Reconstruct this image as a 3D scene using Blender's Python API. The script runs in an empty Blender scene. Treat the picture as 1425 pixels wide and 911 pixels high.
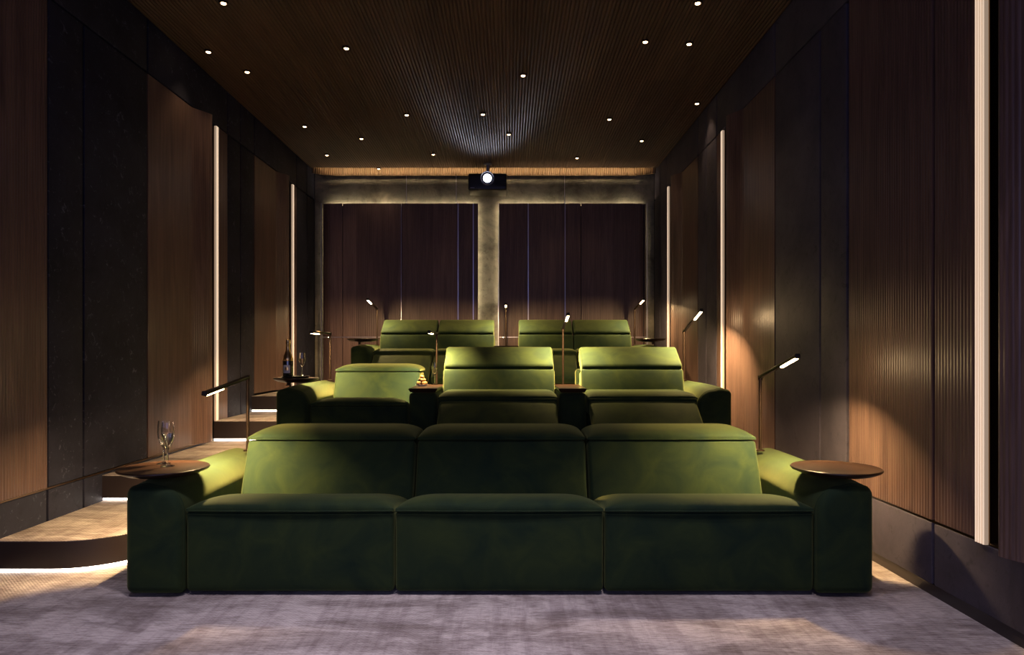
import bpy, math, random
from mathutils import Vector, Matrix
random.seed(7)
sc = bpy.context.scene
C = sc.collection
R = math.radians

# ------------------------------------------------------------------ materials
def new_mat(name):
    m = bpy.data.materials.new(name); m.use_nodes = True
    nt = m.node_tree; b = nt.nodes['Principled BSDF']
    return m, nt, b
def simple(name, col, rough=.5, metal=0, spec=.5, **kw):
    m, nt, b = new_mat(name)
    b.inputs['Base Color'].default_value = (*col, 1); b.inputs['Roughness'].default_value = rough
    b.inputs['Metallic'].default_value = metal; b.inputs['Specular IOR Level'].default_value = spec
    for k, v in kw.items(): b.inputs[k].default_value = v
    return m
def emit(name, col, s):
    m, nt, b = new_mat(name)
    b.inputs['Base Color'].default_value = (*col, 1)
    b.inputs['Emission Color'].default_value = (*col, 1); b.inputs['Emission Strength'].default_value = s
    return m
def coords(nt, scale=(1,1,1), rot=(0,0,0)):
    tc = nt.nodes.new('ShaderNodeNewGeometry'); mp = nt.nodes.new('ShaderNodeMapping')
    mp.inputs['Scale'].default_value = scale; mp.inputs['Rotation'].default_value = rot
    nt.links.new(tc.outputs['Position'], mp.inputs['Vector']); return mp.outputs['Vector']
def noise(nt, vec, scale, detail=4, rough=.55, dist=0):
    n = nt.nodes.new('ShaderNodeTexNoise'); n.inputs['Scale'].default_value = scale
    n.inputs['Detail'].default_value = detail; n.inputs['Roughness'].default_value = rough
    n.inputs['Distortion'].default_value = dist
    nt.links.new(vec, n.inputs['Vector']); return n.outputs['Fac']
def ramp(nt, fac, stops):
    r = nt.nodes.new('ShaderNodeValToRGB'); e = r.color_ramp.elements
    while len(e) < len(stops): e.new(.5)
    for i, (p, c) in enumerate(stops):
        e[i].position = p; e[i].color = (*c, 1) if len(c) == 3 else c
    nt.links.new(fac, r.inputs['Fac']); return r.outputs['Color']
def mix(nt, a, b, fac, mode='MIX'):
    m = nt.nodes.new('ShaderNodeMix'); m.data_type = 'RGBA'; m.blend_type = mode
    if isinstance(fac, float): m.inputs[0].default_value = fac
    else: nt.links.new(fac, m.inputs[0])
    nt.links.new(a, m.inputs[6]); nt.links.new(b, m.inputs[7]); return m.outputs[2]
def bump(nt, h, b, strength=.3, dist=.005):
    n = nt.nodes.new('ShaderNodeBump'); n.inputs['Strength'].default_value = strength
    n.inputs['Distance'].default_value = dist
    nt.links.new(h, n.inputs['Height']); nt.links.new(n.outputs['Normal'], b.inputs['Normal'])

def concrete(name, lo, hi, fleck, rough=.62):
    m, nt, b = new_mat(name); v = coords(nt)
    base = ramp(nt, noise(nt, v, 2.6, 8, .66, .4), [(.34, lo), (.66, hi)])
    pits = ramp(nt, noise(nt, v, 16, 6, .7, .8), [(.30, (.45,.45,.45)), (.42, (1,1,1))])
    c = mix(nt, base, pits, .7, 'MULTIPLY')
    fl = noise(nt, v, 22, 5, .7, 1.2)
    fr = ramp(nt, fl, [(.60, (0,0,0)), (.72, (1,1,1))])
    fc = nt.nodes.new('ShaderNodeRGB'); fc.outputs[0].default_value = (*fleck, 1)
    bw = nt.nodes.new('ShaderNodeRGBToBW'); nt.links.new(fr, bw.inputs[0])
    mul = nt.nodes.new('ShaderNodeMath'); mul.operation = 'MULTIPLY'; mul.inputs[1].default_value = .8
    nt.links.new(bw.outputs[0], mul.inputs[0])
    c = mix(nt, c, fc.outputs[0], mul.outputs[0])
    nt.links.new(c, b.inputs['Base Color']); b.inputs['Roughness'].default_value = rough
    b.inputs['Specular IOR Level'].default_value = .18
    bump(nt, fl, b, .25, .004); return m
def wood(name, lo, hi, rough=.38, stretch=(7,7,.55), board=None, spec=.5, tone=.6):
    """grain runs along the axis with the small stretch value"""
    m, nt, b = new_mat(name)
    v = coords(nt, stretch)
    g1 = noise(nt, v, 3.2, 6, .6, .6); 
    v2 = coords(nt, tuple(s*8 if s > 1 else s*2.5 for s in stretch)); g2 = noise(nt, v2, 2.5, 3, .6)
    c = ramp(nt, g1, [(.3, lo), (.68, hi)])
    f = ramp(nt, g2, [(.3, (tone,)*3), (.6, (1,1,1))])
    c = mix(nt, c, f, 1.0, 'MULTIPLY')
    if board:   # tone steps from board to board
        vb = coords(nt, board); sn = nt.nodes.new('ShaderNodeVectorMath'); sn.operation = 'FLOOR'
        nt.links.new(vb, sn.inputs[0]); wn = nt.nodes.new('ShaderNodeTexWhiteNoise')
        nt.links.new(sn.outputs[0], wn.inputs['Vector'])
        c = mix(nt, c, ramp(nt, wn.outputs['Value'], [(0, (.62,.6,.6)), (1, (1.0,1.0,1.0))]), 1.0, 'MULTIPLY')
    nt.links.new(c, b.inputs['Base Color']); b.inputs['Roughness'].default_value = rough
    b.inputs['Specular IOR Level'].default_value = spec
    bump(nt, g2, b, .12, .002); return m

M = {}
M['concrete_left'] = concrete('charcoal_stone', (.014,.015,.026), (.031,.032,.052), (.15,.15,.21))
M['concrete'] = concrete('grey_plaster', (.058,.052,.072), (.100,.090,.118), (.038,.034,.038))
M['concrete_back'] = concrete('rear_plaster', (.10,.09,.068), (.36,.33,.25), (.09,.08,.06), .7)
M['wood'] = wood('walnut_veneer', (.098,.058,.049), (.185,.113,.088), .36, (7,7,.5), None, .5, .72)
M['wood_back'] = wood('rear_walnut', (.14,.084,.076), (.24,.15,.13), .42, (7,7,.5), (3.1,.01,.01), .45, .78)
M['ceiling'] = wood('ceiling_walnut', (.075,.037,.020), (.135,.072,.039), .42, (7,.45,7), (4.4,.35,.01), .5, .8)
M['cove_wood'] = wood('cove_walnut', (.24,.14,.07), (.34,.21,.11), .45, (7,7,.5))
M['tray'] = wood('tray_walnut', (.016,.008,.005), (.034,.016,.009), .32, (1.2,14,14), None, .3)
M['black'] = simple('matt_black', (.008,.007,.008), .6)
M['fascia'] = simple('step_fascia', (.030,.022,.022), .32)
M['bronze'] = simple('dark_bronze', (.045,.028,.018), .38, .7)
M['brass'] = simple('brass_trim', (.16,.095,.05), .35, 1)
M['steel'] = simple('brushed_steel', (.62,.58,.64), .33, 1)
M['proj'] = simple('projector_plastic', (.006,.006,.009), .35)
M['projgrey'] = simple('projector_ring', (.35,.36,.45), .3, .6)
M['led'] = emit('lamp_led', (1, .70, .36), 26)
M['strip'] = None
M['stepled'] = emit('step_led', (1, .88, .74), 11)
M['coveled'] = emit('cove_led', (1, .76, .45), 38)
M['backled'] = emit('panel_led', (1, .82, .55), 32)
M['down'] = emit('downlight_lens', (1, .66, .36), 9)
M['lens'] = emit('projector_lens', (.86, .88, 1), 12)
M['leaf'] = simple('gold_foil', (.75,.52,.22), .28, 1)
M['label'] = simple('paper_label', (.72,.70,.66), .6)
M['plate'] = simple('white_porcelain', (.75,.74,.76), .25)
M['darktray'] = simple('serving_tray_black', (.012,.011,.012), .3)

# ribbed cream strip; light of the hidden LED put in as emission
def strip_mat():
    m, nt, b = new_mat('glowing_ribbed_strip')
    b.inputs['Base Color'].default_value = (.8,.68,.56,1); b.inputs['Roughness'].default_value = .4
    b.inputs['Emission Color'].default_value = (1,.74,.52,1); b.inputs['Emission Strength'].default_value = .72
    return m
M['strip'] = strip_mat(); M['strip_groove_shade'] = M['strip'].copy(); M['strip_groove_shade'].name = 'groove_shade'  # groove copy: shade between the ribs put into colour and emission
M['strip_groove_shade'].node_tree.nodes['Principled BSDF'].inputs['Emission Strength'].default_value = .30
M['strip_groove_shade'].node_tree.nodes['Principled BSDF'].inputs['Base Color'].default_value = (.5,.36,.25,1)

def velvet():
    m, nt, b = new_mat('green_velvet'); v = coords(nt)
    n = noise(nt, v, 5.5, 5, .55, .9)
    c = ramp(nt, n, [(.28, (.009,.024,.016)), (.5, (.020,.038,.017)), (.74, (.034,.055,.018))])
    nt.links.new(c, b.inputs['Base Color']); b.inputs['Roughness'].default_value = .78
    b.inputs['Specular IOR Level'].default_value = .1
    b.inputs['Sheen Weight'].default_value = .32; b.inputs['Sheen Roughness'].default_value = .45
    b.inputs['Sheen Tint'].default_value = (.66,.72,.26,1)
    f = noise(nt, v, 3.2, 3, .5, .3); bump(nt, f, b, .35, .012); return m
M['velvet'] = velvet()
def carpet():
    m, nt, b = new_mat('distressed_carpet')
    v = coords(nt, (1.0, 2.6, 1)); big = noise(nt, v, 1.7, 9, .68, .5)
    c = ramp(nt, big, [(.36, (.28,.235,.22)), (.47, (.40,.35,.335)), (.56, (.58,.52,.50))])
    v3 = coords(nt, (3.5, 26, 1)); fine = noise(nt, v3, 4.5, 6, .75)
    c = mix(nt, c, ramp(nt, fine, [(.40, (.56,.53,.52)), (.53, (1,1,1))]), .85, 'MULTIPLY')
    v4 = coords(nt, (11, 1.1, 1)); st = noise(nt, v4, 1.1, 5, .7)
    c = mix(nt, c, ramp(nt, st, [(.40, (.72,.69,.70)), (.54, (1,1,1))]), .8, 'MULTIPLY')
    nt.links.new(c, b.inputs['Base Color']); b.inputs['Roughness'].default_value = .95
    b.inputs['Specular IOR Level'].default_value = .1
    w = nt.nodes.new('ShaderNodeTexWave'); w.bands_direction = 'DIAGONAL'; w.inputs['Scale'].default_value = 38
    w.inputs['Distortion'].default_value = 1.5; nt.links.new(coords(nt), w.inputs['Vector'])
    bump(nt, w.outputs['Fac'], b, .3, .003); return m
M['carpet'] = carpet()
def glassy(name, col, rough=0.02, ior=1.45):
    m, nt, b = new_mat(name); b.inputs['Base Color'].default_value = (*col,1)
    b.inputs['Transmission Weight'].default_value = 1; b.inputs['Roughness'].default_value = rough
    b.inputs['IOR'].default_value = ior; return m
M['glass'] = glassy('clear_glass', (1,1,1)); M['wine'] = glassy('sparkling_wine', (.97,.93,.80), .02, 1.34)
M['bottle'] = simple('dark_green_glass', (.012,.014,.006), .06, 0, .8, **{'Coat Weight': 1.0})
def truffle():
    m, nt, b = new_mat('golden_pastry'); n = noise(nt, coords(nt), 160, 4, .7)
    nt.links.new(ramp(nt, n, [(.35,(.14,.055,.010)),(.6,(.42,.23,.06))]), b.inputs['Base Color'])
    b.inputs['Roughness'].default_value = .45; bump(nt, n, b, .8, .003); return m
M['truffle'] = truffle()

# ------------------------------------------------------------------ object helpers
def lab(o, label=None, cat=None, group=None, kind=None):
    if label: o['label'] = label
    if cat: o['category'] = cat
    if group: o['group'] = group
    if kind: o['kind'] = kind
    return o
def empty(name, loc, label=None, cat=None, group=None, kind=None):
    o = bpy.data.objects.new(name, None); C.objects.link(o); o.location = loc; o.empty_display_size = .1
    return lab(o, label, cat, group, kind)
def root_loc(p):
    l = Vector((0,0,0))
    while p: l += p.location; p = p.parent
    return l
def mesh(name, vf, mat, parent=None, smooth=True, label=None, local=False):
    """vf = (verts, faces) in world coordinates; the object is given the parent's origin"""
    vs, fs = vf
    me = bpy.data.meshes.new(name)
    off = Vector((0,0,0)) if (local or not parent) else root_loc(parent)
    me.from_pydata([tuple(Vector(v) - off) for v in vs], [], fs); me.validate(); me.update()
    if smooth:
        me.polygons.foreach_set('use_smooth', [True]*len(me.polygons))
        try: me.set_sharp_from_angle(angle=R(38))
        except Exception: pass
    me.materials.append(mat)
    o = bpy.data.objects.new(name, me); C.objects.link(o); o.parent = parent
    if label: o['label'] = label
    return o
def join(*parts):
    V, F = [], []
    for vs, fs in parts:
        n = len(V); V += list(vs); F += [tuple(i+n for i in f) for f in fs]
    return V, F
def box(x0, x1, y0, y1, z0, z1):
    v = [(x,y,z) for z in (z0,z1) for y in (y0,y1) for x in (x0,x1)]
    return v, [(0,2,3,1),(4,5,7,6),(0,1,5,4),(2,6,7,3),(0,4,6,2),(1,3,7,5)]
def axis_vals(a, r, m):
    e = [-a + r*(1-math.cos(t*math.pi/2/4)) * 1.0 for t in range(5)]
    mid = [-a+r + (2*a-2*r)*i/m for i in range(1, m)]
    return e + mid + [-x for x in reversed(e)]
def softbox(x0, x1, y0, y1, z0, z1, r=.02, crown=(0,0,0), m=8, xf=None, one=(1,1,1,1,1,1)):
    """rounded, slightly crowned box; xf maps a point to a point"""
    a = ((x1-x0)/2, (y1-y0)/2, (z1-z0)/2); c = ((x0+x1)/2, (y0+y1)/2, (z0+z1)/2)
    r = min(r, *[q*.98 for q in a])
    V, F, idx = [], [], {}
    def key(p): return tuple(round(q, 6) for q in p)
    def vert(p):
        k = key(p)
        if k in idx: return idx[k]
        q = [max(-(a[i]-r), min(a[i]-r, p[i])) for i in range(3)]
        d = Vector([p[i]-q[i] for i in range(3)])
        w = Vector(q) + (d.normalized()*r if d.length > 1e-9 else d)
        u = [p[i]/a[i] for i in range(3)]
        f = [max(0, 1-abs(t)**2.2) for t in u]
        w.x += crown[0]*u[0]*f[1]*f[2]; w.y += crown[1]*u[1]*f[0]*f[2]; w.z += crown[2]*u[2]*f[0]*f[1]
        w = Vector((w.x+c[0], w.y+c[1], w.z+c[2]))
        if xf: w = xf(w)
        idx[k] = len(V); V.append(tuple(w)); return idx[k]
    ax = [axis_vals(a[i], r, m) for i in range(3)]
    for k in range(3):
        i, j = (k+1) % 3, (k+2) % 3
        for s in (-1, 1):
            for ii in range(len(ax[i])-1):
                for jj in range(len(ax[j])-1):
                    q = []
                    for (pi, pj) in ((ii,jj),(ii+1,jj),(ii+1,jj+1),(ii,jj+1)):
                        p = [0,0,0]; p[k] = s*a[k]; p[i] = ax[i][pi]; p[j] = ax[j][pj]; q.append(vert(p))
                    if s < 0: q.reverse()
                    if len(set(q)) > 2: F.append(tuple(q))
    return V, F
def tube(pts, r, n=8, closed=False):
    pts = [Vector(p) for p in pts]; V, F = [], []
    N = len(pts); up = None
    for i, p in enumerate(pts):
        a = pts[i-1] if (i or closed) else p; b = pts[(i+1) % N] if (i < N-1 or closed) else p
        t = (b-a).normalized()
        if up is None:
            up = t.orthogonal().normalized()
        up = (up - t*up.dot(t)).normalized(); s = t.cross(up)
        rr = r[i] if isinstance(r, (list, tuple)) else r
        for k in range(n):
            w = 2*math.pi*k/n; V.append(tuple(p + up*math.cos(w)*rr + s*math.sin(w)*rr))
    for i in range(N-1 + (1 if closed else 0)):
        for k in range(n):
            j = (i+1) % N
            F.append((i*n+k, i*n+(k+1)%n, j*n+(k+1)%n, j*n+k))
    if not closed: F += [tuple(range(n-1,-1,-1)), tuple((N-1)*n+k for k in range(n))]
    return V, F
def lathe(prof, c, n=40, axis='z'):
    """prof = [(radius, height)], about a vertical (or y) axis at c"""
    V, F = [], []
    for (r, h) in prof:
        r = max(r, 1e-5)
        for k in range(n):
            w = 2*math.pi*k/n
            if axis == 'z': V.append((c[0]+r*math.cos(w), c[1]+r*math.sin(w), c[2]+h))
            else: V.append((c[0]+r*math.cos(w), c[1]-h, c[2]+r*math.sin(w)))
    for i in range(len(prof)-1):
        for k in range(n): F.append((i*n+k, i*n+(k+1)%n, (i+1)*n+(k+1)%n, (i+1)*n+k))
    F.append(tuple(range(n-1,-1,-1))); F.append(tuple((len(prof)-1)*n+k for k in range(n)))
    return V, F
def ribbed(path, z0, z1, pitch, depth, thick=.018, sub=6, cap=True):
    """vertical ribbed board: path = plan points (x,y) in order; ribs stand towards the left-hand normal"""
    P = [Vector((p[0], p[1])) for p in path]; L = [0]
    for i in range(1, len(P)): L.append(L[-1] + (P[i]-P[i-1]).length)
    n = max(1, round(L[-1]/pitch)); pts = []
    for k in range(n*sub+1):
        s = L[-1]*k/(n*sub); i = 1
        while i < len(P)-1 and L[i] < s: i += 1
        t = (s-L[i-1])/max(1e-9, L[i]-L[i-1]); p = P[i-1].lerp(P[i], t)
        d = (P[i]-P[i-1]).normalized(); pts.append((p, Vector((-d.y, d.x)), abs(math.sin(math.pi*(k % sub)/sub))))
    V, F = [], []
    for p, nn, h in pts:
        f = p + nn*depth*h; b = p - nn*thick
        V += [(f.x,f.y,z0),(f.x,f.y,z1),(b.x,b.y,z0),(b.x,b.y,z1)]
    for i in range(len(pts)-1):
        a, b = 4*i, 4*i+4
        F += [(a,a+1,b+1,b),(a+2,b+2,b+3,a+3),(a+1,a+3,b+3,b+1),(a,b,b+2,a+2)]
    e = 4*(len(pts)-1); F += [(0,2,3,1),(e,e+1,e+3,e+2)]
    return V, F
def area(name, loc, size, power, col, rot=(0,0,0), parent=None, spread=None):
    l = bpy.data.lights.new(name, 'AREA'); l.shape = 'RECTANGLE'; l.size, l.size_y = size
    l.energy = power; l.color = col
    if spread: l.spread = spread
    o = bpy.data.objects.new(name, l); C.objects.link(o); o.location = loc; o.rotation_euler = rot; o.parent = parent
    return o

# ------------------------------------------------------------------ room figures (metres, camera at the origin of x and y)
XL, XR, YB, YF, ZC = -2.48, 1.83, 8.66, -1.6, 3.33
Z2, Z3 = .31, .63           # second and third platforms
ZP0, ZP1 = .335, 2.96       # wall panels between the brass line and the frieze

# ---- floor and platforms
fl = mesh('floor', box(XL-.1, XR+.1, YF-.1, YB+.2, -.1, 0), M['carpet'], smooth=False)
lab(fl, 'mottled beige and lilac carpet in front of the front sofa', 'floor', kind='structure')

def platform(name, label, path, z0, z1, led_path=None, gap=.019):
    """carpeted platform whose riser follows path (plan points left to right), closed at the back by yb"""
    pts, yb = path
    root = empty(name, (pts[0][0], pts[0][1], z0)); lab(root, label, 'step', kind='structure')
    n = len(pts); full = pts + [(pts[-1][0], yb), (pts[0][0], yb)]
    def prism(poly, a, b):
        k = len(poly); V = [(x,y,a) for x,y in poly] + [(x,y,b) for x,y in poly]
        return V, [tuple(range(k-1,-1,-1)), tuple(range(k,2*k))] + [(i,(i+1)%k,k+(i+1)%k,k+i) for i in range(k)]
    mesh('tread', prism(full, z1-.004, z1), M['carpet'], root, False)
    # fascia: the riser board, floating above a recessed light line
    def offs(d):
        out = []
        for i, p in enumerate(pts):
            a = Vector(pts[max(0,i-1)]); b = Vector(pts[min(n-1,i+1)]); t = (b-a).normalized()
            nn = Vector((-t.y, t.x)); q = Vector(p) + nn*d; out.append((q.x, q.y))
        return out
    inner = offs(.018); k = n
    V = [(x,y,z0+gap) for x,y in pts]+[(x,y,z1-.004) for x,y in pts]+[(x,y,z0+gap) for x,y in inner]+[(x,y,z1-.004) for x,y in inner]
    F = []
    for i in range(k-1):
        F += [(i,i+1,k+i+1,k+i),(2*k+i,3*k+i,3*k+i+1,2*k+i+1),(i,2*k+i,2*k+i+1,i+1),(k+i,k+i+1,3*k+i+1,3*k+i)]
    F += [(0,k,3*k,2*k),(k-1,2*k+k-1,3*k+k-1,k+k-1)]
    mesh('riser', (V,F), M['fascia'], root)
    l0, l1 = offs(.008), offs(.022)
    V = [(x,y,z0+.004) for x,y in l0]+[(x,y,z0+gap+.004) for x,y in l0]+[(x,y,z0+.004) for x,y in l1]+[(x,y,z0+gap+.004) for x,y in l1]
    mesh('light_strip', (V,F), M['stepled'], root, label='glowing white light line under the riser')
    core = offs(.03)
    full2 = core + [(core[-1][0], yb), (core[0][0], yb)]
    mesh('core', prism(full2, z0, z1-.004), M['black'], root, False)
    return root
def arc(cx, cy, r, a0, a1, n=14): return [(cx+r*math.cos(R(a0+(a1-a0)*i/n)), cy+r*math.sin(R(a0+(a1-a0)*i/n))) for i in range(n+1)]
platform('stair_step', 'lowest carpeted step at left with rounded corner beside the front sofa arm',
         ([(XL,3.28),(-2.2,3.28)] + arc(-2.2,3.64,.36,-90,0) + [(-1.84,4.16)], 4.16), 0, .153)
rt = platform('platform', 'carpeted platform carrying the middle sofa, its riser lit at left', ([(XL,4.15),(XR,4.15)], 6.62), .153, Z2)
mesh('core_base', box(XL,XR,4.18,6.6,0,.153), M['black'], rt, False)
platform('stair_step', 'third carpeted step at left behind the thin reading lamp pole',
         ([(XL,5.71),(-1.95,5.71)] + arc(-1.95,5.81,.10,-90,0,6) + [(-1.85,6.56)], 6.56), Z2, .478)
rt = platform('platform', 'highest carpeted platform carrying the rear sofa', ([(XL,6.55),(XR,6.55)], YB), .478, Z3)
mesh('core_base', box(XL,XR,6.6,YB,0,.478), M['black'], rt, False)

# ---- side walls
def side_wall(name, label, s, X, conc, segs, top, low, brass_end, strips):
    """s=+1 right wall, -1 left wall. segs = (y0,y1,kind)"""
    root = empty(name, (X, 0, 0)); lab(root, label, 'wall', kind='structure')
    def bx(d0, d1, y0, y1, z0, z1):  # d = depth outward from the wall face
        xa, xb = X+s*d0, X+s*d1
        return box(min(xa,xb), max(xa,xb), y0, y1, z0, z1)
    mesh('backing', bx(.05,.15,YF-.1,YB+.15,0,ZC+.25), M['black'], root, False)
    def slab(nm, y0, y1, z0, z1, mat, g=.0085):
        v = bx(0,.045,y0+g,y1-g,z0,z1)
        (xa, xb) = (min(X, X+s*.045), max(X, X+s*.045))
        return mesh(nm, softbox(xa, xb, y0+g, y1-g, z0, z1, .004, m=2), mat, root)
    for (y0, y1, kind) in segs:
        if kind == 'c': slab('plaster_panel', y0, y1, ZP0 if y0 < 4.75 else Z2 if y0 < 6.6 else Z3, ZP1, M[conc])
        else:
            pitch = .02; g = .004
            pts = [(X, y0+g)]
            if kind == 'f':      # the far end curls into the room
                ye = y1; n = 14; w = .20
                pts.append((X, ye-w))
                for i in range(1, n+1):
                    t = i/n; pts.append((X - s*.085*(t*t*(3-2*t)), ye-w+w*t))
            else: pts.append((X, y1-g))
            if s > 0: pass
            else: pts.reverse()
            zb = ZP0 if y0 < 5.0 else (Z2+.02 if y0 < 6.6 else Z3+.02)
            m = mesh('fluted_wood_panel', ribbed(pts, zb, ZP1, pitch, .0035 if y0 < 3 else .0018), M['wood'], root, True)
            m.data.set_sharp_from_angle(angle=R(60))
    for i in range(len(top)-1): slab('frieze_panel', top[i], top[i+1], ZP1+.012, ZC+.2, M[conc])
    for i in range(len(low)-1): slab('plinth_panel', low[i], low[i+1], .055, ZP0-.014, M[conc])
    mesh('brass_line', bx(.004,.03,low[0],brass_end,ZP0-.012,ZP0-.004), M['brass'], root, False)
    mesh('kickboard', bx(.012,.05,YF,4.2,0,.05), M['fascia'], root, False)
    return root
segR = [(YF,2.44,'f'),(2.69,2.945,'w'),(2.955,3.69,'w'),(3.71,4.03,'c'),(4.03,4.72,'c'),(4.72,5.52,'f'),(5.92,6.05,'w'),
        (6.05,6.37,'c'),(6.37,6.66,'c'),(6.66,7.42,'f'),(7.92,8.0,'w'),(8.0,8.33,'c'),(8.33,8.66,'c')]
segL = [(YF,2.44,'f'),(2.60,3.66,'w'),(3.66,3.97,'c'),(3.97,4.67,'c'),(4.67,5.49,'f'),(5.79,5.99,'w'),
        (5.99,6.28,'c'),(6.28,6.62,'c'),(6.62,7.40,'f'),(7.80,7.93,'w'),(7.93,8.33,'c'),(8.33,8.66,'c')]
side_wall('wall_right', 'right wall of fluted walnut and grey plaster panels', 1, XR, 'concrete', segR,
          [YF,2.5,4.72,6.05,6.37,6.66,8.0,8.33,8.66], [YF,2.955,4.16], 4.16, None)
side_wall('wall_left', 'left wall of fluted walnut and charcoal stone panels', -1, XL, 'concrete_left', segL,
          [YF,2.5,4.67,5.99,6.28,6.62,7.93,8.33,8.66], [YF,3.66,3.97,5.70], 5.70, None)

def wall_strip(label, s, X, y, z0, w=.045):
    z1 = ZP1-.01
    # ribbed strip in the slot between two boards, its LED light put in as glow
    pts = [(X - s*.012, y-w/2), (X - s*.012, y+w/2)]
    if s < 0: pts.reverse()
    root = empty('lit_wall_strip', (X, y, z0)); lab(root, label, 'wall light', 'vertical light strips in the side walls')
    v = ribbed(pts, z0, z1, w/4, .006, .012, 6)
    d = mesh('glowing_ribbed_strip', v, M['strip'], root, False)
    d.data.materials.append(M['strip_groove_shade'])
    for k, p in enumerate(d.data.polygons):      # shade in the grooves put in as a darker, weaker glowing colour
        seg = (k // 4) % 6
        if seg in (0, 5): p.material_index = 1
    x0 = X + s*.004; x1 = X + s*.05
    mesh('housing', box(min(x0,x1), max(x0,x1), y-w/2, y+w/2, z0, z1), M['brass'], root, False)
    return root
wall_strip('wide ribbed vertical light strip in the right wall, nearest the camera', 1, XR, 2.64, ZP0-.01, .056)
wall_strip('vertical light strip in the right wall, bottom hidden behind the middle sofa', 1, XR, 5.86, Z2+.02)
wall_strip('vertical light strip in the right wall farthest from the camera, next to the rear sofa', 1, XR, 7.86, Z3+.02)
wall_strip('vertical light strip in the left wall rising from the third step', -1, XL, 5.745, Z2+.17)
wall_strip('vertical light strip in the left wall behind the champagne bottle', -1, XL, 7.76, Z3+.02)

# ---- rear wall
bw = empty('wall_rear', (0, YB, 0)); lab(bw, 'rear wall of grey plaster with floating walnut panels behind the last row', 'wall', kind='structure')
mesh('backing', box(XL-.1, XR+.1, YB+.05, YB+.15, 0, ZC+.4), M['black'], bw, False)
seams = [XL, -1.317, -.685, .69, XR]
for i in range(4): mesh('plaster_panel', softbox(seams[i]+.003, seams[i+1]-.003, YB, YB+.05, .3, ZC+.3, .003, m=2), M['concrete_back'], bw)
for x in seams[1:4]: mesh('seam_trim', box(x-.003, x+.003, YB-.001, YB+.01, 2.93, ZC), M['steel'], bw, False)
YW = YB-.07
def rear_panel(xs, curl):
    for i in range(len(xs)-1):
        a, b = xs[i]+.004, xs[i+1]-.004
        pts = [(b, YW), (a, YW)]
        if curl == 'L' and i == 0: pts = [(b,YW),(a+.1,YW)] + [(a+.1-.1*t, YW+.045*t*t) for t in (.25,.5,.75,1)]
        if curl == 'R' and i == len(xs)-2: pts = [(b-.1+.1*t, YW+.045*t*t) for t in (1,.75,.5,.25)] + [(b-.1,YW),(a,YW)]
        pts = pts[::-1]
        for (z0, z1) in ((Z3, 1.228), (1.238, 2.915)):
            V, F = ribbed([(x, 2*YW-y) for x, y in pts], z0, z1, .024, .0022, .016)
            V = [(x, 2*YW-y, z) for x, y, z in V]; F = [f[::-1] for f in F]
            mesh('walnut_panel', (V, F), M['wood_back'], bw)
    mesh('panel_core', box(xs[0]+.10, xs[-1]-.03, YW+.018, YW+.03, Z3, 2.89), M['black'], bw, False)
rear_panel([-2.37,-2.11,-1.37,-.655,-.464,-.40], 'L')
rear_panel([-.145,.227,.69,.89,1.718], 'R')
for x, w in ((-2.375,.010),(-1.37,.004),(-.655,.010),(-.464,.010),(.227,.009),(.69,.006),(-.148,.007),(1.722,.010)):
    mesh('metal_trim', box(x-w/2, x+w/2, YW-.010, YW+.01, Z3, 2.915), M['steel'], bw, False)
mesh('metal_trim', box(-2.36, -.40, YW-.003, YW+.01, 1.229, 1.237), M['steel'], bw, False)
mesh('metal_trim', box(-.14, 1.71, YW-.003, YW+.01, 1.229, 1.237), M['steel'], bw, False)
for a, b in ((-2.30,-.43),(-.115,1.65)):
    mesh('hidden_light_strip', box(a, b, YW+.035, YW+.050, 2.875, 2.887), M['backled'], bw, False)
for x in (-.455, -.09):
    mesh('hidden_light_strip', box(x-.004, x+.004, YW+.035, YW+.050, Z3+.05, 2.86), M['backled'], bw, False)
for x in (-2.30, 1.65):
    mesh('hidden_light_strip', box(x-.003, x+.003, YW+.046, YW+.056, Z3+.05, 2.86), M['backled'], bw, False)
mesh('wall_base', box(XL, XR, YB-.02, YB+.04, 0, .64), M['black'], bw, False)

# ---- ceiling: fluted walnut, ribs run front to back, open light slot at the rear
def ceiling():
    root = empty('ceiling', (0, 0, ZC)); lab(root, 'dark fluted walnut ceiling', 'ceiling', kind='structure')
    pitch = .0269; n = round((XR-XL)/pitch); sub = 6; V, F = [], []
    ye = 8.47
    for k in range(n*sub+1):
        x = XL + (XR-XL)*k/(n*sub); h = abs(math.sin(math.pi*(k % sub)/sub))*.008
        V += [(x, YF, ZC-h+.006), (x, ye, ZC-h+.006), (x, YF, ZC+.02), (x, ye, ZC+.02)]
    for i in range(n*sub):
        a, b = 4*i, 4*i+4
        F += [(a,a+1,b+1,b),(a+1,a+3,b+3,b+1)]
    mesh('fluted_board', (V, F), M['ceiling'], root)
    mesh('roof_slab', box(XL-.1, XR+.1, YF-.1, YB+.15, ZC+.26, ZC+.34), M['black'], root, False)
    mesh('sub_board', box(XL, XR, YF, ye-.01, ZC+.016, ZC+.03), M['black'], root, False)
    # fluted trim at the head of the rear wall, lit from inside the slot
    pts = [(XL+.02,8.50)] + [(XL+.02+.28*t, 8.50+.11*math.sin(t*math.pi/2)) for t in (.25,.5,.75,1)] + \
          [(XR-.30+.28*t, 8.61-.11*(1-math.cos(t*math.pi/2))) for t in (0,.25,.5,.75,1)]
    V, F = ribbed([(x, -y) for x, y in pts], 3.272, ZC+.24, .0269, .012, .012)
    mesh('cove_board', ([(x,-y,z) for x,y,z in V], [f[::-1] for f in F]), M['cove_wood'], root)
    mesh('cove_light_strip', box(XL+.2, XR-.2, 8.40, 8.425, ZC+.05, ZC+.065), M['coveled'], root, False)
    return root
ceiling()
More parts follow.
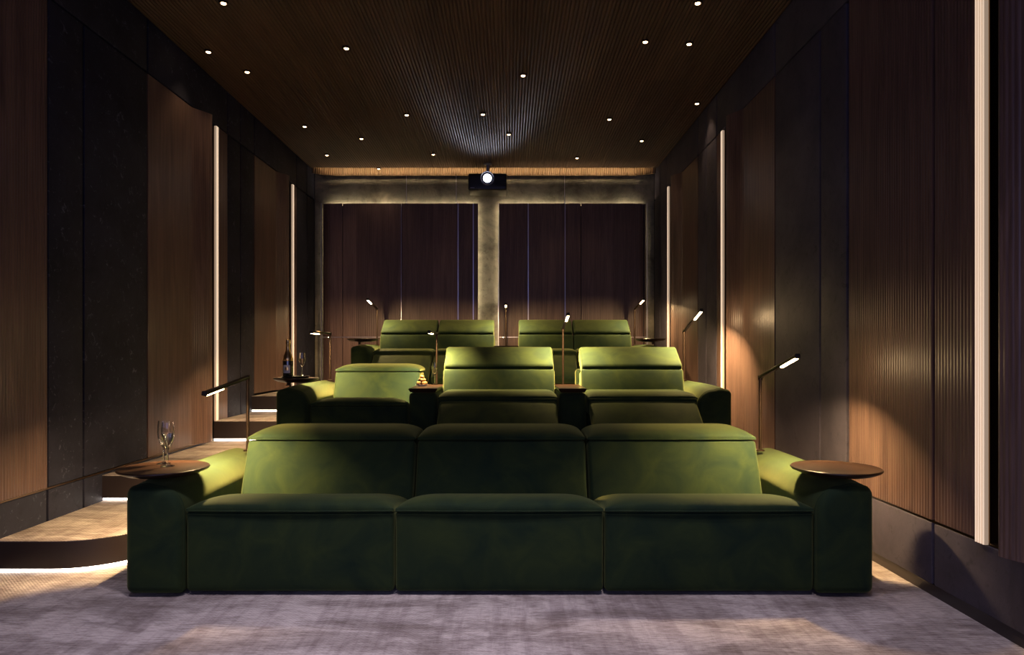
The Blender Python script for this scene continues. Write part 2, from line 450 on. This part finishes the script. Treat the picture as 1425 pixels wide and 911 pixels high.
lab(mesh('wall_front', box(XL-.1, XR+.1, YF-.2, YF-.1, 0, ZC+.3), M['black'], smooth=False), 'plain dark wall behind the viewer', 'wall', kind='structure')

# ---- ceiling spots
dl = [((290,71),'recessed ceiling spotlight at far left of the ceiling, closest to the left wall frieze'),
      ((311,3),'recessed ceiling spotlight at the top left, cut close by the upper picture edge'),
      ((344,99),'recessed ceiling spotlight just right of and beyond the far left one'),
      ((482,66),'recessed ceiling spotlight standing alone in the near left half of the ceiling'),
      ((424,175),'recessed ceiling spotlight near the left ceiling edge, above and left of a dimmer pair'),
      ((503,192),'recessed ceiling spotlight in the left half, between the ceiling edge one and the centre'),
      ((455,215),'recessed ceiling spotlight in the rear left corner region of the ceiling'),
      ((527,234),'recessed ceiling spotlight right at the lit rear ceiling slot, left of the projector'),
      ((566,159),'recessed ceiling spotlight in the middle depth, left of centre'),
      ((603,214),'recessed ceiling spotlight nearest the projector on its left'),
      ((672,158),'recessed ceiling spotlight straight above the projector'),
      ((728,104),'recessed ceiling spotlight nearest the camera in the middle of the ceiling'),
      ((708,186),'recessed ceiling spotlight nearest the projector on its upper right'),
      ((803,219),'recessed ceiling spotlight at the rear, right of the projector'),
      ((848,165),'recessed ceiling spotlight in the right half at middle depth'),
      ((893,195),'recessed ceiling spotlight close to the rear right corner'),
      ((898,57),'left one of two neighbouring recessed spotlights in the near right part of the ceiling'),
      ((959,60),'right one of two neighbouring recessed spotlights in the near right part of the ceiling'),
      ((971,3),'recessed ceiling spotlight at the top right, close to the upper picture edge'),
      ((970,143),'recessed ceiling spotlight beside the right wall frieze, above the tall light strip')]
for (px, py), lb in dl:
    y = 950*2.26/(487-py); x = (px-710)*y/950
    r = empty('ceiling_spotlight', (x, y, ZC-.008), lb, 'ceiling light', 'recessed ceiling spotlights')
    mesh('trim_ring', lathe([(.022,.012),(.022,-.003),(.029,-.004),(.031,0),(.031,.012)], (0,0,0), 20), M['bronze'], r, local=True)
    mesh('lens', lathe([(.0165,.010),(.0165,-.0035),(.011,-.006)], (0,0,0), 16), M['down'], r, local=True)
    l = bpy.data.lights.new('spot', 'SPOT'); l.energy = 5; l.color = (1,.70,.42); l.spot_size = R(86); l.spot_blend = .7; l.shadow_soft_size = .02
    o = bpy.data.objects.new('spot_beam', l); C.objects.link(o); o.parent = r; o.location = (0,0,-.02)

# ------------------------------------------------------------------ sofas
def cushion(x0, x1, y0, y1, z0, h, er=.10, yr=.16, back=.0, nx=28, ny=22, drop=0, bulge=.0):
    """pillow: flat underside at z0, domed top h high; er/yr = rounding length at the sides / front"""
    V, F = [], []
    def cl(n): return [.5-.5*math.cos(math.pi*i/n) for i in range(n+1)]
    us, vs = cl(nx), cl(ny); W, D = x1-x0, y1-y0
    for j, v in enumerate(vs):
        for i, u in enumerate(us):
            dx = min(u, 1-u)*W; dyf = v*D; dyb = (1-v)*D
            a = 1 if dx > er else math.sqrt(max(0, 1-(1-dx/er)**2))
            b = 1 if dyf > yr else math.sqrt(max(0, 1-(1-dyf/yr)**2))
            c = 1 if dyb > .06 else math.sqrt(max(0, 1-(1-dyb/.06)**2))
            H = .012 + (h-.012)*a*b*(back+(1-back)*c) - drop*v
            e = bulge*math.sin(math.pi*u)
            V.append((x0+u*W, y0+v*D - e*(1-v)**6, z0 + H))
    n = (nx+1)*(ny+1)
    for j, v in enumerate(vs):
        for i, u in enumerate(us):
            e = bulge*math.sin(math.pi*u)
            V.append((x0+u*W, y0+v*D - e*(1-v)**6, z0 - drop*v))
    def id(i,j,t=0): return t*n + j*(nx+1)+i
    for j in range(ny):
        for i in range(nx):
            F += [(id(i,j),id(i+1,j),id(i+1,j+1),id(i,j+1)), (id(i,j,1),id(i,j+1,1),id(i+1,j+1,1),id(i+1,j,1))]
    for i in range(nx): F += [(id(i,0,1),id(i+1,0,1),id(i+1,0),id(i,0)), (id(i+1,ny,1),id(i,ny,1),id(i,ny),id(i+1,ny))]
    for j in range(ny): F += [(id(0,j+1,1),id(0,j,1),id(0,j),id(0,j+1)), (id(nx,j,1),id(nx,j+1,1),id(nx,j+1),id(nx,j))]
    return V, F
def arm_profile(w, h, s, inset=0.0, z0=.012):
    """cross-section in x,z; s=-1: outer side at x=0 growing to +w (left arm)"""
    ro, ri, rb = .035, .115, .03
    i = inset; x0, x1, zb, zt = i, w-i, z0+i, h-i; pts = []
    def A(cx, cz, r, a0, a1, n=8):
        r = max(r, .004)
        for k in range(n+1):
            a = R(a0+(a1-a0)*k/n); pts.append((cx+r*math.cos(a), cz+r*math.sin(a)))
    A(x0+rb-i*.5, zb+rb-i*.5, rb-i*.5, 270, 180, 5); A(x0+ro, zt-ro, ro, 180, 90, 6)
    # crowned top
    for t in (.25,.5,.75): pts.append((x0+ro+(x1-ri-x0-ro)*t, zt+.010*math.sin(math.pi*t)))
    A(x1-ri, zt-ri, ri, 90, 0, 10); A(x1-rb*.6, zb+rb*.6, rb*.6, 0, -90, 4)
    return pts if s < 0 else [(w-x, z) for x, z in pts]
def arm(x, w, h, y0, y1, zf, s):
    V, F = [], []; r = .035; rings = []
    for t in range(7):
        a = t/6*math.pi/2; rings.append((y0 + r*(1-math.sin(a)), r*(1-math.cos(a)) ))
    rings = [(y0 + r*(1-math.sin(a)), r*(1-math.cos(a))) for a in [math.pi/2*k/6 for k in range(6,-1,-1)]]
    rings = [(y0, r)] + [(y0 + r*(1-math.cos(a)), r*(1-math.sin(a))) for a in [math.pi/2*k/6 for k in range(1,7)]]
    rings += [(y0+(y1-y0)*t, 0) for t in (.2,.4,.6,.8)]
    rings += [(y1 - r*(1-math.cos(a)), r*(1-math.sin(a))) for a in [math.pi/2*k/6 for k in range(6,0,-1)]] + [(y1, r)]
    k = None
    for (y, ins) in rings:
        P = arm_profile(w, h, s, ins); k = len(P)
        f = min(1, max(0, (y-y0)/.35)); 
        for (px, pz) in P:
            lift = .018*math.sin(f*math.pi/2)*(pz/h)**3
            V.append((x+px, y, zf+pz+lift-.008*(pz/h)**3))
    for i in range(len(rings)-1):
        for j in range(k): F.append((i*k+j, i*k+(j+1)%k, (i+1)*k+(j+1)%k, (i+1)*k+j))
    n = len(rings)
    F += [tuple(range(k-1,-1,-1)), tuple((n-1)*k+j for j in range(k))]
    return V, F
def slant(y0, z0, y1, z1, t, x0, x1, r=.03, crown=(0,0,0), m=8):
    """soft slab whose front face runs from (y0,z0) up to (y1,z1), thickness t behind it"""
    L = math.hypot(y1-y0, z1-z0); d = Vector((0,(y1-y0)/L,(z1-z0)/L)); nn = Vector((0, d.z, -d.y))
    def xf(p): return Vector((p.x, 0, 0)) + Vector((0,y0,z0)) + d*p.z + nn*p.y
    return softbox(x0, x1, 0, t, 0, L, r, crown, m, xf)

def sofa(label, zf, yf, xl, xr, aw, seats, consoles, crest=.0):
    cx = (xl+xr)/2
    root = empty('recliner_sofa', (cx, yf+.5, zf), label, 'sofa', 'green velvet cinema sofas')
    V = M['velvet']
    for s, x in ((-1, xl), (1, xr-aw)):
        a = mesh('armrest', arm(x, aw, .482, yf-.03, yf+1.02, zf, s), V, root)
        P = arm_profile(aw, .482, s, .002)
        yy = yf-.03+.036; keep = [(x+px, yy, zf+pz-.006*(pz/.482)**3) for px, pz in P]
        mesh('piping', tube(keep, .0055, 6, True), V, a)
    for (x0, x1, rec, up) in seats:
        g = .004; a, b = x0+g, x1-g
        if rec:
            mesh('seat_base', softbox(a, b, yf+.10, yf+.92, zf+.015, zf+.33, .02), V, root)
            st = mesh('seat_cushion', join(softbox(a, b, yf+.0, yf+.60, zf+.30, zf+.412, .018, (0,.004,0)),
                      cushion(a, b, yf+.004, yf+.52, zf+.408, .050, .07, .14, .3, bulge=.004)), V, root)
            mesh('piping', tube([(a+.01+(b-a-.02)*i/16, yf-.001-.002*math.sin(math.pi*i/16), zf+.411) for i in range(17)], .004, 6), V, st)
            mesh('footrest', slant(yf-.33, zf+.165, yf+.005, zf+.402, .085, a+.01, b-.01, .022, (0,.014,0)), V, root)
        else:
            mesh('seat_base', join(softbox(a, b, yf+.0, yf+.14, zf+.015, zf+.367, .018, (0,.010,0), 12), box(a+.01,b-.01,yf+.12,yf+.92,zf+.02,zf+.22)), V, root)
            st = mesh('seat_cushion', cushion(a, b, yf+.002, yf+.74, zf+.366, .078, .17, .19, .5, 34, 26, drop=.155, bulge=.010), V, root)
            mesh('piping', tube([(a+.004+(b-a-.008)*i/20, yf-.002-.009*math.sin(math.pi*i/20), zf+.369) for i in range(21)], .0045, 6), V, st)
            mesh('piping', tube([(a+.004+(b-a-.008)*i/20, yf-.000-.009*math.sin(math.pi*i/20), zf+.355) for i in range(21)], .0028, 6), V, st)
        mesh('back_shell', softbox(a-.0, b+.0, yf+.86, yf+1.0, zf+.015, zf+(.56 if not up else .60), .03), V, root)
        if up:
            bk = mesh('backrest', slant(yf+.365, zf+.40, yf+.415, zf+.620, .17, a-.004, b+.004, .024, (0,.012,0)), V, root)
            hd = mesh('headrest', slant(yf+.405, zf+.642, yf+.635, zf+.794, .12, a+.002, b-.002, .024, (0,.010,.0)), V, bk)
            mesh('headrest_hinge', softbox(a+.05, b-.05, yf+.47, yf+.55, zf+.56, zf+.675, .02), M['black'], bk)
            mesh('back_bolster', slant(yf+.53, zf+.35, yf+.62, zf+.60, .30, a+.02, b-.02, .05), V, bk)
        else:
            bk = mesh('backrest', slant(yf+.565, zf+.27, yf+.695, zf+.592, .22, a+.003, b-.003, .022, (0,.014,0), 12), V, root)
            hd = mesh('headrest', cushion(a+.003, b-.003, yf+.692, yf+1.03, zf+.588, .058, .14, .19, .35, 34, 22, bulge=.006), V, bk,
                      label='folded down headrest')
            mesh('piping', tube([(a+.008+(b-a-.016)*i/20, yf+.690-.006*math.sin(math.pi*i/20), zf+.592) for i in range(21)], .004, 6), V, hd)
            mesh('back_filler', softbox(a+.01, b-.01, yf+.78, yf+1.01, zf+.30, zf+.592, .02), V, bk)
    for (x0, x1) in consoles:
        c = mesh('console', softbox(x0+.004, x1-.004, yf+.0, yf+.98, zf+.015, zf+.455, .03, (.0,.006,.0)), V, root)
        t = .018
        y0, y1, zt = yf-.005, yf+.60, zf+.486
        def slab(xa, xb, ya, yb, z0, z1, ch=.014):
            v = [(xa+ch,ya+ch,z0),(xb-ch,ya+ch,z0),(xb-ch,yb-ch,z0),(xa+ch,yb-ch,z0),
                 (xa,ya,z1-.007),(xb,ya,z1-.007),(xb,yb,z1-.007),(xa,yb,z1-.007),(xa+.003,ya+.003,z1),(xb-.003,ya+.003,z1),(xb-.003,yb-.003,z1),(xa+.003,yb-.003,z1)]
            f = [(3,2,1,0),(8,9,10,11)]
            for k in (0,4):
                for i in range(4): f.append((k+i,k+(i+1)%4,k+4+(i+1)%4,k+4+i))
            return v, f
        mesh('console_top', slab(x0+.002, x1-.002, y0, y1, zt-.028, zt), M['tray'], c, False, 'dark walnut table top')
    return root

sofa('front green velvet sofa with three seats and both headrests folded, nearest the camera', 0, 2.98, -1.67, 1.578, .245,
     [(-1.42,-.505,0,0),(-.505,.41,0,0),(.41,1.33,0,0)], [])
sofa('middle green velvet sofa with one folded and two raised headrests and two tray consoles', Z2, 4.88, -1.67, 1.578, .235,
     [(-1.435,-.73,0,0),(-.52,.345,1,1),(.55,1.345,1,1)], [(-.73,-.52),(.345,.55)])
sofa('rear green velvet sofa with four raised headrests split into pairs by the middle console', Z3, 7.16, -1.67, 1.578, .225,
     [(-1.445,-.81,1,1),(-.81,-.175,1,1),(.09,.70,1,1),(.70,1.345,1,1)], [(-.175,.09)])

# ------------------------------------------------------------------ round swivel tables
def round_table(label, x, y, z, d, zarm, px):
    r = empty('side_table', (x, y, zarm), label, 'side table', 'round walnut tables on the armrests')
    R0 = d/2
    mesh('table_top', lathe([(R0*.55,-.032),(R0*.80,-.026),(R0*.965,-.013),(R0,-.005),(R0*.995,-.001),(R0*.975,.001),(R0*.96,-.001),(R0*.5,-.001)], (x,y,z), 64), M['tray'], r)
    mesh('post', lathe([(.013,0),(.013,z-zarm-.03)], (px,y+.0,zarm), 16), M['bronze'], r)
    mesh('foot', lathe([(.022,0),(.022,.004),(.016,.006)], (px,y,zarm), 20), M['bronze'], r); mesh('bracket', box(min(px,x)-.012, max(px,x)+.012, y-.012, y+.012, z-.036, z-.028), M['bronze'], r)
round_table('large round walnut table with two flutes on the left arm of the front sofa', -1.583, 3.12, .536, .388, .500, -1.622)
round_table('large empty round walnut table on the right arm of the front sofa', 1.488, 3.12, .536, .388, .500, 1.55)
round_table('round walnut table holding the champagne bottle on the left arm of the middle sofa', -1.575, 5.03, Z2+.556, .325, Z2+.500, -1.632)
round_table('small round walnut table on the left arm of the rear sofa', -1.575, 7.3, Z3+.562, .325, Z3+.500, -1.61)
round_table('small round walnut table on the right arm of the rear sofa', 1.50, 7.3, Z3+.562, .325, Z3+.500, 1.53)

# ------------------------------------------------------------------ reading lamps
def lamp(label, x, y, z0, zt, tilt, L=.46, power=8, pts=0, spread=150, roll=0, back=0):
    r = empty('reading_lamp', (x, y, z0), label, 'reading lamp', 'thin bronze reading lamps on the sofas')
    mesh('base', lathe([(.024,0),(.024,.006),(.014,.010)], (x,y,z0), 20), M['bronze'], r)
    mesh('pole', tube([(x,y,z0+.004),(x,y,zt)], .009, 12), M['bronze'], r)
    mesh('hinge', lathe([(.0125,-.014),(.0125,.012),(.008,.014)], (x,y,zt), 16), M['bronze'], r)
    h = empty('lamp_head', (0, 0, zt-z0)); h.parent = r; h.rotation_euler = (-R(tilt), R(roll), 0)
    # head runs towards -Y; light slot on its underside
    lw = .20
    hd = mesh('head_bar', softbox(-.011,.011,-L,.01,-.006,.012,.005,m=3), M['bronze'], h, local=True)
    mesh('head_tip', softbox(-.013,.013,-L-.012,-L+.004,-.010,.014,.005,m=2), M['black'], h, local=True)
    mesh('light_tube', softbox(-.009,.009,-L+.006,-L+lw,-.013,-.004,.0044,m=3), M['led'], h, local=True, label='glowing warm light tube')
    area('lamp_light', (0, -L+lw/2, -.0145), (.016, lw-.02), power, (1,.66,.31), (R(tilt+back) if back else 0,0,0), h, R(spread))
    for q in (.055, .145) if pts else ():
        l = bpy.data.lights.new('lamp_light', 'POINT'); l.energy = pts/2; l.color = (1,.66,.33); l.shadow_soft_size = .003
        o = bpy.data.objects.new('lamp_light', l); C.objects.link(o); o.parent = h; o.location = (0, -L+q, -.0155)
    return r
LP = 40
lamp('reading lamp at the left end of the front sofa, head tilted down', -1.478, 3.845, .503, .915, -6.5, .52, LP, 1.5, 140, 10, 12)
lamp('reading lamp at the right end of the front sofa, head tilted up', 1.408, 3.845, .503, .915, 14, .51, LP, 3, 130, 0, 10)
lamp('reading lamp at the left end of the middle sofa, head level', -1.52, 5.76, Z2+.503, 1.207, 0, .54, LP, 1.5, 136, 8, 22)
lamp('reading lamp behind the middle sofa console with the snacks', -.614, 5.70, Z2+.457, 1.207, 0, .52, LP, 0, 130, 0, 24)
lamp('reading lamp behind the empty console of the middle sofa', 0.441, 5.70, Z2+.457, 1.25, 10, .52, LP, 0, 130, 0, 24)
lamp('reading lamp at the right end of the middle sofa, head tilted up', 1.467, 5.76, Z2+.503, 1.225, 16, .54, LP, 4, 136, 0, 22)
lamp('reading lamp at the left end of the rear sofa, head tilted up', -1.56, 8.0, Z3+.503, 1.55, 8, .54, 32, 0, 180, 0, 9)
lamp('reading lamp behind the middle console of the rear sofa', -.05, 7.98, Z3+.457, 1.545, 3, .52, 32, 0, 180, 0, 9)
lamp('reading lamp at the right end of the rear sofa, head tilted up', 1.46, 8.0, Z3+.503, 1.55, 8, .54, 32, 0, 180, 0, 9)

# ------------------------------------------------------------------ glassware, bottle, snacks
def flute(label, x, y, z, h, fill=.55):
    r = empty('champagne_flute', (x,y,z), label, 'glass', 'champagne flutes'); k = h/.20
    foot = [(.030,0),(.030,.0015),(.012,.005),(.0042,.012),(.0036,.05),(.0045,.075),(.008,.082)]
    out = [(.008,.082),(.016,.096),(.0245,.120),(.0275,.145),(.0265,.172),(.0235,.200)]
    inn = [(.0225,.200),(.0255,.172),(.0265,.145),(.0235,.121),(.015,.099),(.004,.088)]
    mesh('bowl', lathe([(a*k,b*k) for a,b in out+inn], (x,y,z), 32), M['glass'], r)
    mesh('stem', lathe([(a*k,b*k) for a,b in foot], (x,y,z), 32), M['glass'], r)
    if fill: mesh('sparkling_wine', lathe([(a*k*.985,b*k) for a,b in [(.003,.0885),(.0148,.1),(.0232,.121),(.0262,.145),(.0263,.150)]], (x,y,z), 32), M['wine'], r)
flute('nearer champagne flute, right one of two on the large left table', -1.578, 3.145, .536, .202)
flute('farther champagne flute, left one of two on the large left table', -1.632, 3.215, .536, .202, 0)
flute('champagne flute beside the bottle on the small serving tray', -1.533, 5.03, Z2+.556+.013, .172)
flute('champagne flute beside the snack pyramid on the console', -.600, 5.42, Z2+.487, .178)

x, y, z = -1.582, 5.03, Z2+.556
lab(mesh('serving_tray', lathe([(.085,0),(.098,.003),(.104,.012),(.101,.0125),(.095,.006),(.001,.005)], (x,y,z+.001), 48), M['darktray']),
    'small black round serving tray under the champagne bottle', 'tray')
bx_, by_, bz_ = -1.637, 5.03, z+.0065
r = empty('champagne_bottle', (bx_,by_,bz_), 'dark champagne bottle with gold foil neck on the serving tray', 'bottle')
mesh('bottle_body', lathe([(.030,0),(.037,.004),(.038,.02),(.038,.115),(.035,.140),(.026,.165),(.018,.185),(.0145,.205),(.0135,.235),(.0135,.262)], (bx_,by_,bz_), 40), M['bottle'], r)
mesh('gold_foil', lathe([(.0375,.118),(.0385,.120),(.0358,.1415),(.0268,.1665),(.019,.187),(.0152,.207),(.0146,.235),(.0165,.240),(.0165,.252),(.0145,.256),(.0155,.272),(.011,.277)], (bx_,by_,bz_), 40), M['leaf'], r)
def patch(a0, a1, z0, z1, rad, n=12):
    V, F = [], []
    for i in range(n+1):
        a = R(a0+(a1-a0)*i/n)
        for rr in (rad, rad+.0006):
            for zz in (z0, z1): V.append((bx_+rr*math.cos(a), by_+rr*math.sin(a), bz_+zz))
    for i in range(n):
        p, q = 4*i, 4*i+4; F += [(p,q,q+1,p+1),(p+2,p+3,q+3,q+2),(p,p+2,q+2,q),(p+1,q+1,q+3,p+3)]
    e = 4*n; return V, F + [(0,1,3,2),(e,e+2,e+3,e+1)]
mesh('paper_label', patch(-125, -50, .03, .088, .0382), M['label'], r)
mesh('neck_label', patch(-108, -66, .050, .072, .0390), M['leaf'], r)

px_, py_, pz_ = -.672, 5.20, Z2+.487
lab(mesh('plate', lathe([(.028,0),(.032,.002),(.046,.010),(.048,.013),(.045,.013),(.030,.006),(.001,.005)], (px_,py_,pz_), 40), M['plate']),
    'little white plate under the golden snack pyramid on the console', 'plate')
def ball():
    V, F = [], []; n, m = 14, 9
    for j in range(m+1):
        t = math.pi*j/m
        for i in range(n):
            a = 2*math.pi*i/n; q = .0148*(1+.05*math.sin(3*a+2*t)+.04*math.cos(5*t+a))
            V.append((q*math.sin(t)*math.cos(a), q*math.sin(t)*math.sin(a), q*math.cos(t)))
    for j in range(m):
        for i in range(n): F.append((j*n+i, (j+1)*n+i, (j+1)*n+(i+1)%n, j*n+(i+1)%n))
    return V, F
spots = [(0,0,0)] + [(.028*math.cos(R(60*k)), .028*math.sin(R(60*k)), 0) for k in range(6)] + \
        [(.0165*math.cos(R(30+120*k)), .0165*math.sin(R(30+120*k)), .0235) for k in range(3)] + [(0,0,.047)]
b0 = None
for i, (dx, dy, dz) in enumerate(spots):
    if b0 is None: o = b0 = mesh('pastry_ball', ball(), M['truffle'])
    else: o = b0.copy(); C.objects.link(o)
    o.location = (px_+dx, py_+dy, pz_+.006+.0148+dz); o.rotation_euler = (random.random()*6, random.random()*6, 0)
    lab(o, 'golden brown pastry ball topping the snack pyramid' if i == 10 else
        ('golden brown pastry ball in the middle tier of the snack pyramid' if dz else 'golden brown pastry ball in the bottom tier of the snack pyramid'),
        'snack', 'pastry balls in the pyramid, ' + ('top' if i == 10 else 'middle tier' if dz else 'bottom tier'))

# ------------------------------------------------------------------ projector
pj = empty('projector', (-.272, 8.30, 2.985), 'black ceiling projector with glowing round lens above the rear wall gap', 'projector')
mesh('projector_body', softbox(-.505, -.040, 8.16, 8.50, 2.985, 3.185, .02, (0,0,.0), 4), M['proj'], pj)
lens_c = (-.272, 8.165, 3.118)
mesh('lens_ring', lathe([(.083,-.02),(.083,.045),(.080,.050),(.073,.050),(.070,.045),(.070,.030)], lens_c, 40, 'y'), M['projgrey'], pj)
mesh('lens', lathe([(.069,.018),(.060,.026),(.045,.032),(.02,.036),(.001,.037)], lens_c, 40, 'y'), M['lens'], pj, label='glowing white lens')
mesh('lens_barrel', lathe([(.0695,.02),(.0695,.040),(.054,.041),(.054,.022)], lens_c, 40, 'y'), M['proj'], pj)
mesh('front_grille', join(*[box(.0+a, .0+a+.13, 8.152, 8.158, 3.03+.016*k, 3.038+.016*k) for k in range(6) for a in (-.18,)]), M['black'], pj, False)
mesh('maker_mark', join(*[box(-.475+.010*k, -.468+.010*k, 8.154, 8.159, 3.008, 3.013) for k in range(5)]), M['projgrey'], pj, False)
mesh('ceiling_mount', join(lathe([(.05,0),(.05,.01),(.018,.015),(.018,.135),(.05,.14),(.05,.15)], (-.272,8.30,3.180), 20),
     lathe([(.012,0),(.012,.04)], (-.272,8.20,3.17), 12)), M['projgrey'], pj)
l = bpy.data.lights.new('lens_glow', 'SPOT'); l.energy = 1.5; l.color = (.80,.84,1); l.spot_size = R(120); l.spot_blend = 1; l.shadow_soft_size = .05
o = bpy.data.objects.new('lens_beam', l); C.objects.link(o); o.location = (-.272, 8.08, 3.118); o.rotation_euler = (R(82), 0, R(180)); 

# ------------------------------------------------------------------ light from the cinema screen on the front wall
area('screen_light', (XL/2+XR/2, YF+.05, 1.75), (3.6, 1.7), 31, (.44,.46,1.0), (R(90),0,0))
for (x, y, lb, nb) in ((-1.6,1.9,'left','farther'),(-.3,2.0,'middle','farther'),(1.0,1.9,'right','farther'),(-1.0,2.35,'left','nearer'),(.45,2.4,'right','nearer')):  # spotlights added out of view to brighten the open carpet
    r = empty('ceiling_spotlight', (x, y, ZC-.008), 'added unseen ceiling spotlight over the open carpet, %s side, %s to the screen end' % (lb, 'close' if nb == 'farther' else 'less close'), 'ceiling light', 'recessed ceiling spotlights')
    mesh('trim_ring', lathe([(.022,.012),(.022,-.003),(.029,-.004),(.031,0),(.031,.012)], (0,0,0), 20), M['bronze'], r, local=True)
    mesh('lens', lathe([(.0165,.010),(.0165,-.0035),(.011,-.006)], (0,0,0), 16), M['down'], r, local=True)
    l = bpy.data.lights.new('spot', 'SPOT'); l.energy = 90; l.color = (.90,.80,1) if y < 2.2 else (.95,.82,.92); l.spot_size = R(64); l.spot_blend = .9; l.shadow_soft_size = .08
    o = bpy.data.objects.new('spot_beam', l); C.objects.link(o); o.parent = r; o.location = (0,0,-.02)

w = bpy.data.worlds.new('world'); sc.world = w; w.use_nodes = True
w.node_tree.nodes['Background'].inputs[0].default_value = (.02,.02,.03,1); w.node_tree.nodes['Background'].inputs[1].default_value = .3

cam = bpy.data.cameras.new('camera'); co = bpy.data.objects.new('camera', cam); C.objects.link(co)
co.location = (0,0,1.07); co.rotation_euler = (R(90),0,0); cam.lens = 24; cam.sensor_width = 36
cam.shift_x = 2.5/1425; cam.shift_y = -31.5/1425*-1; cam.clip_start = .05
sc.camera = co
sc.view_settings.view_transform = 'Standard'; sc.view_settings.look = 'None'; sc.view_settings.gamma = 1
sc.view_settings.use_curve_mapping = False; sc.view_settings.exposure = 0
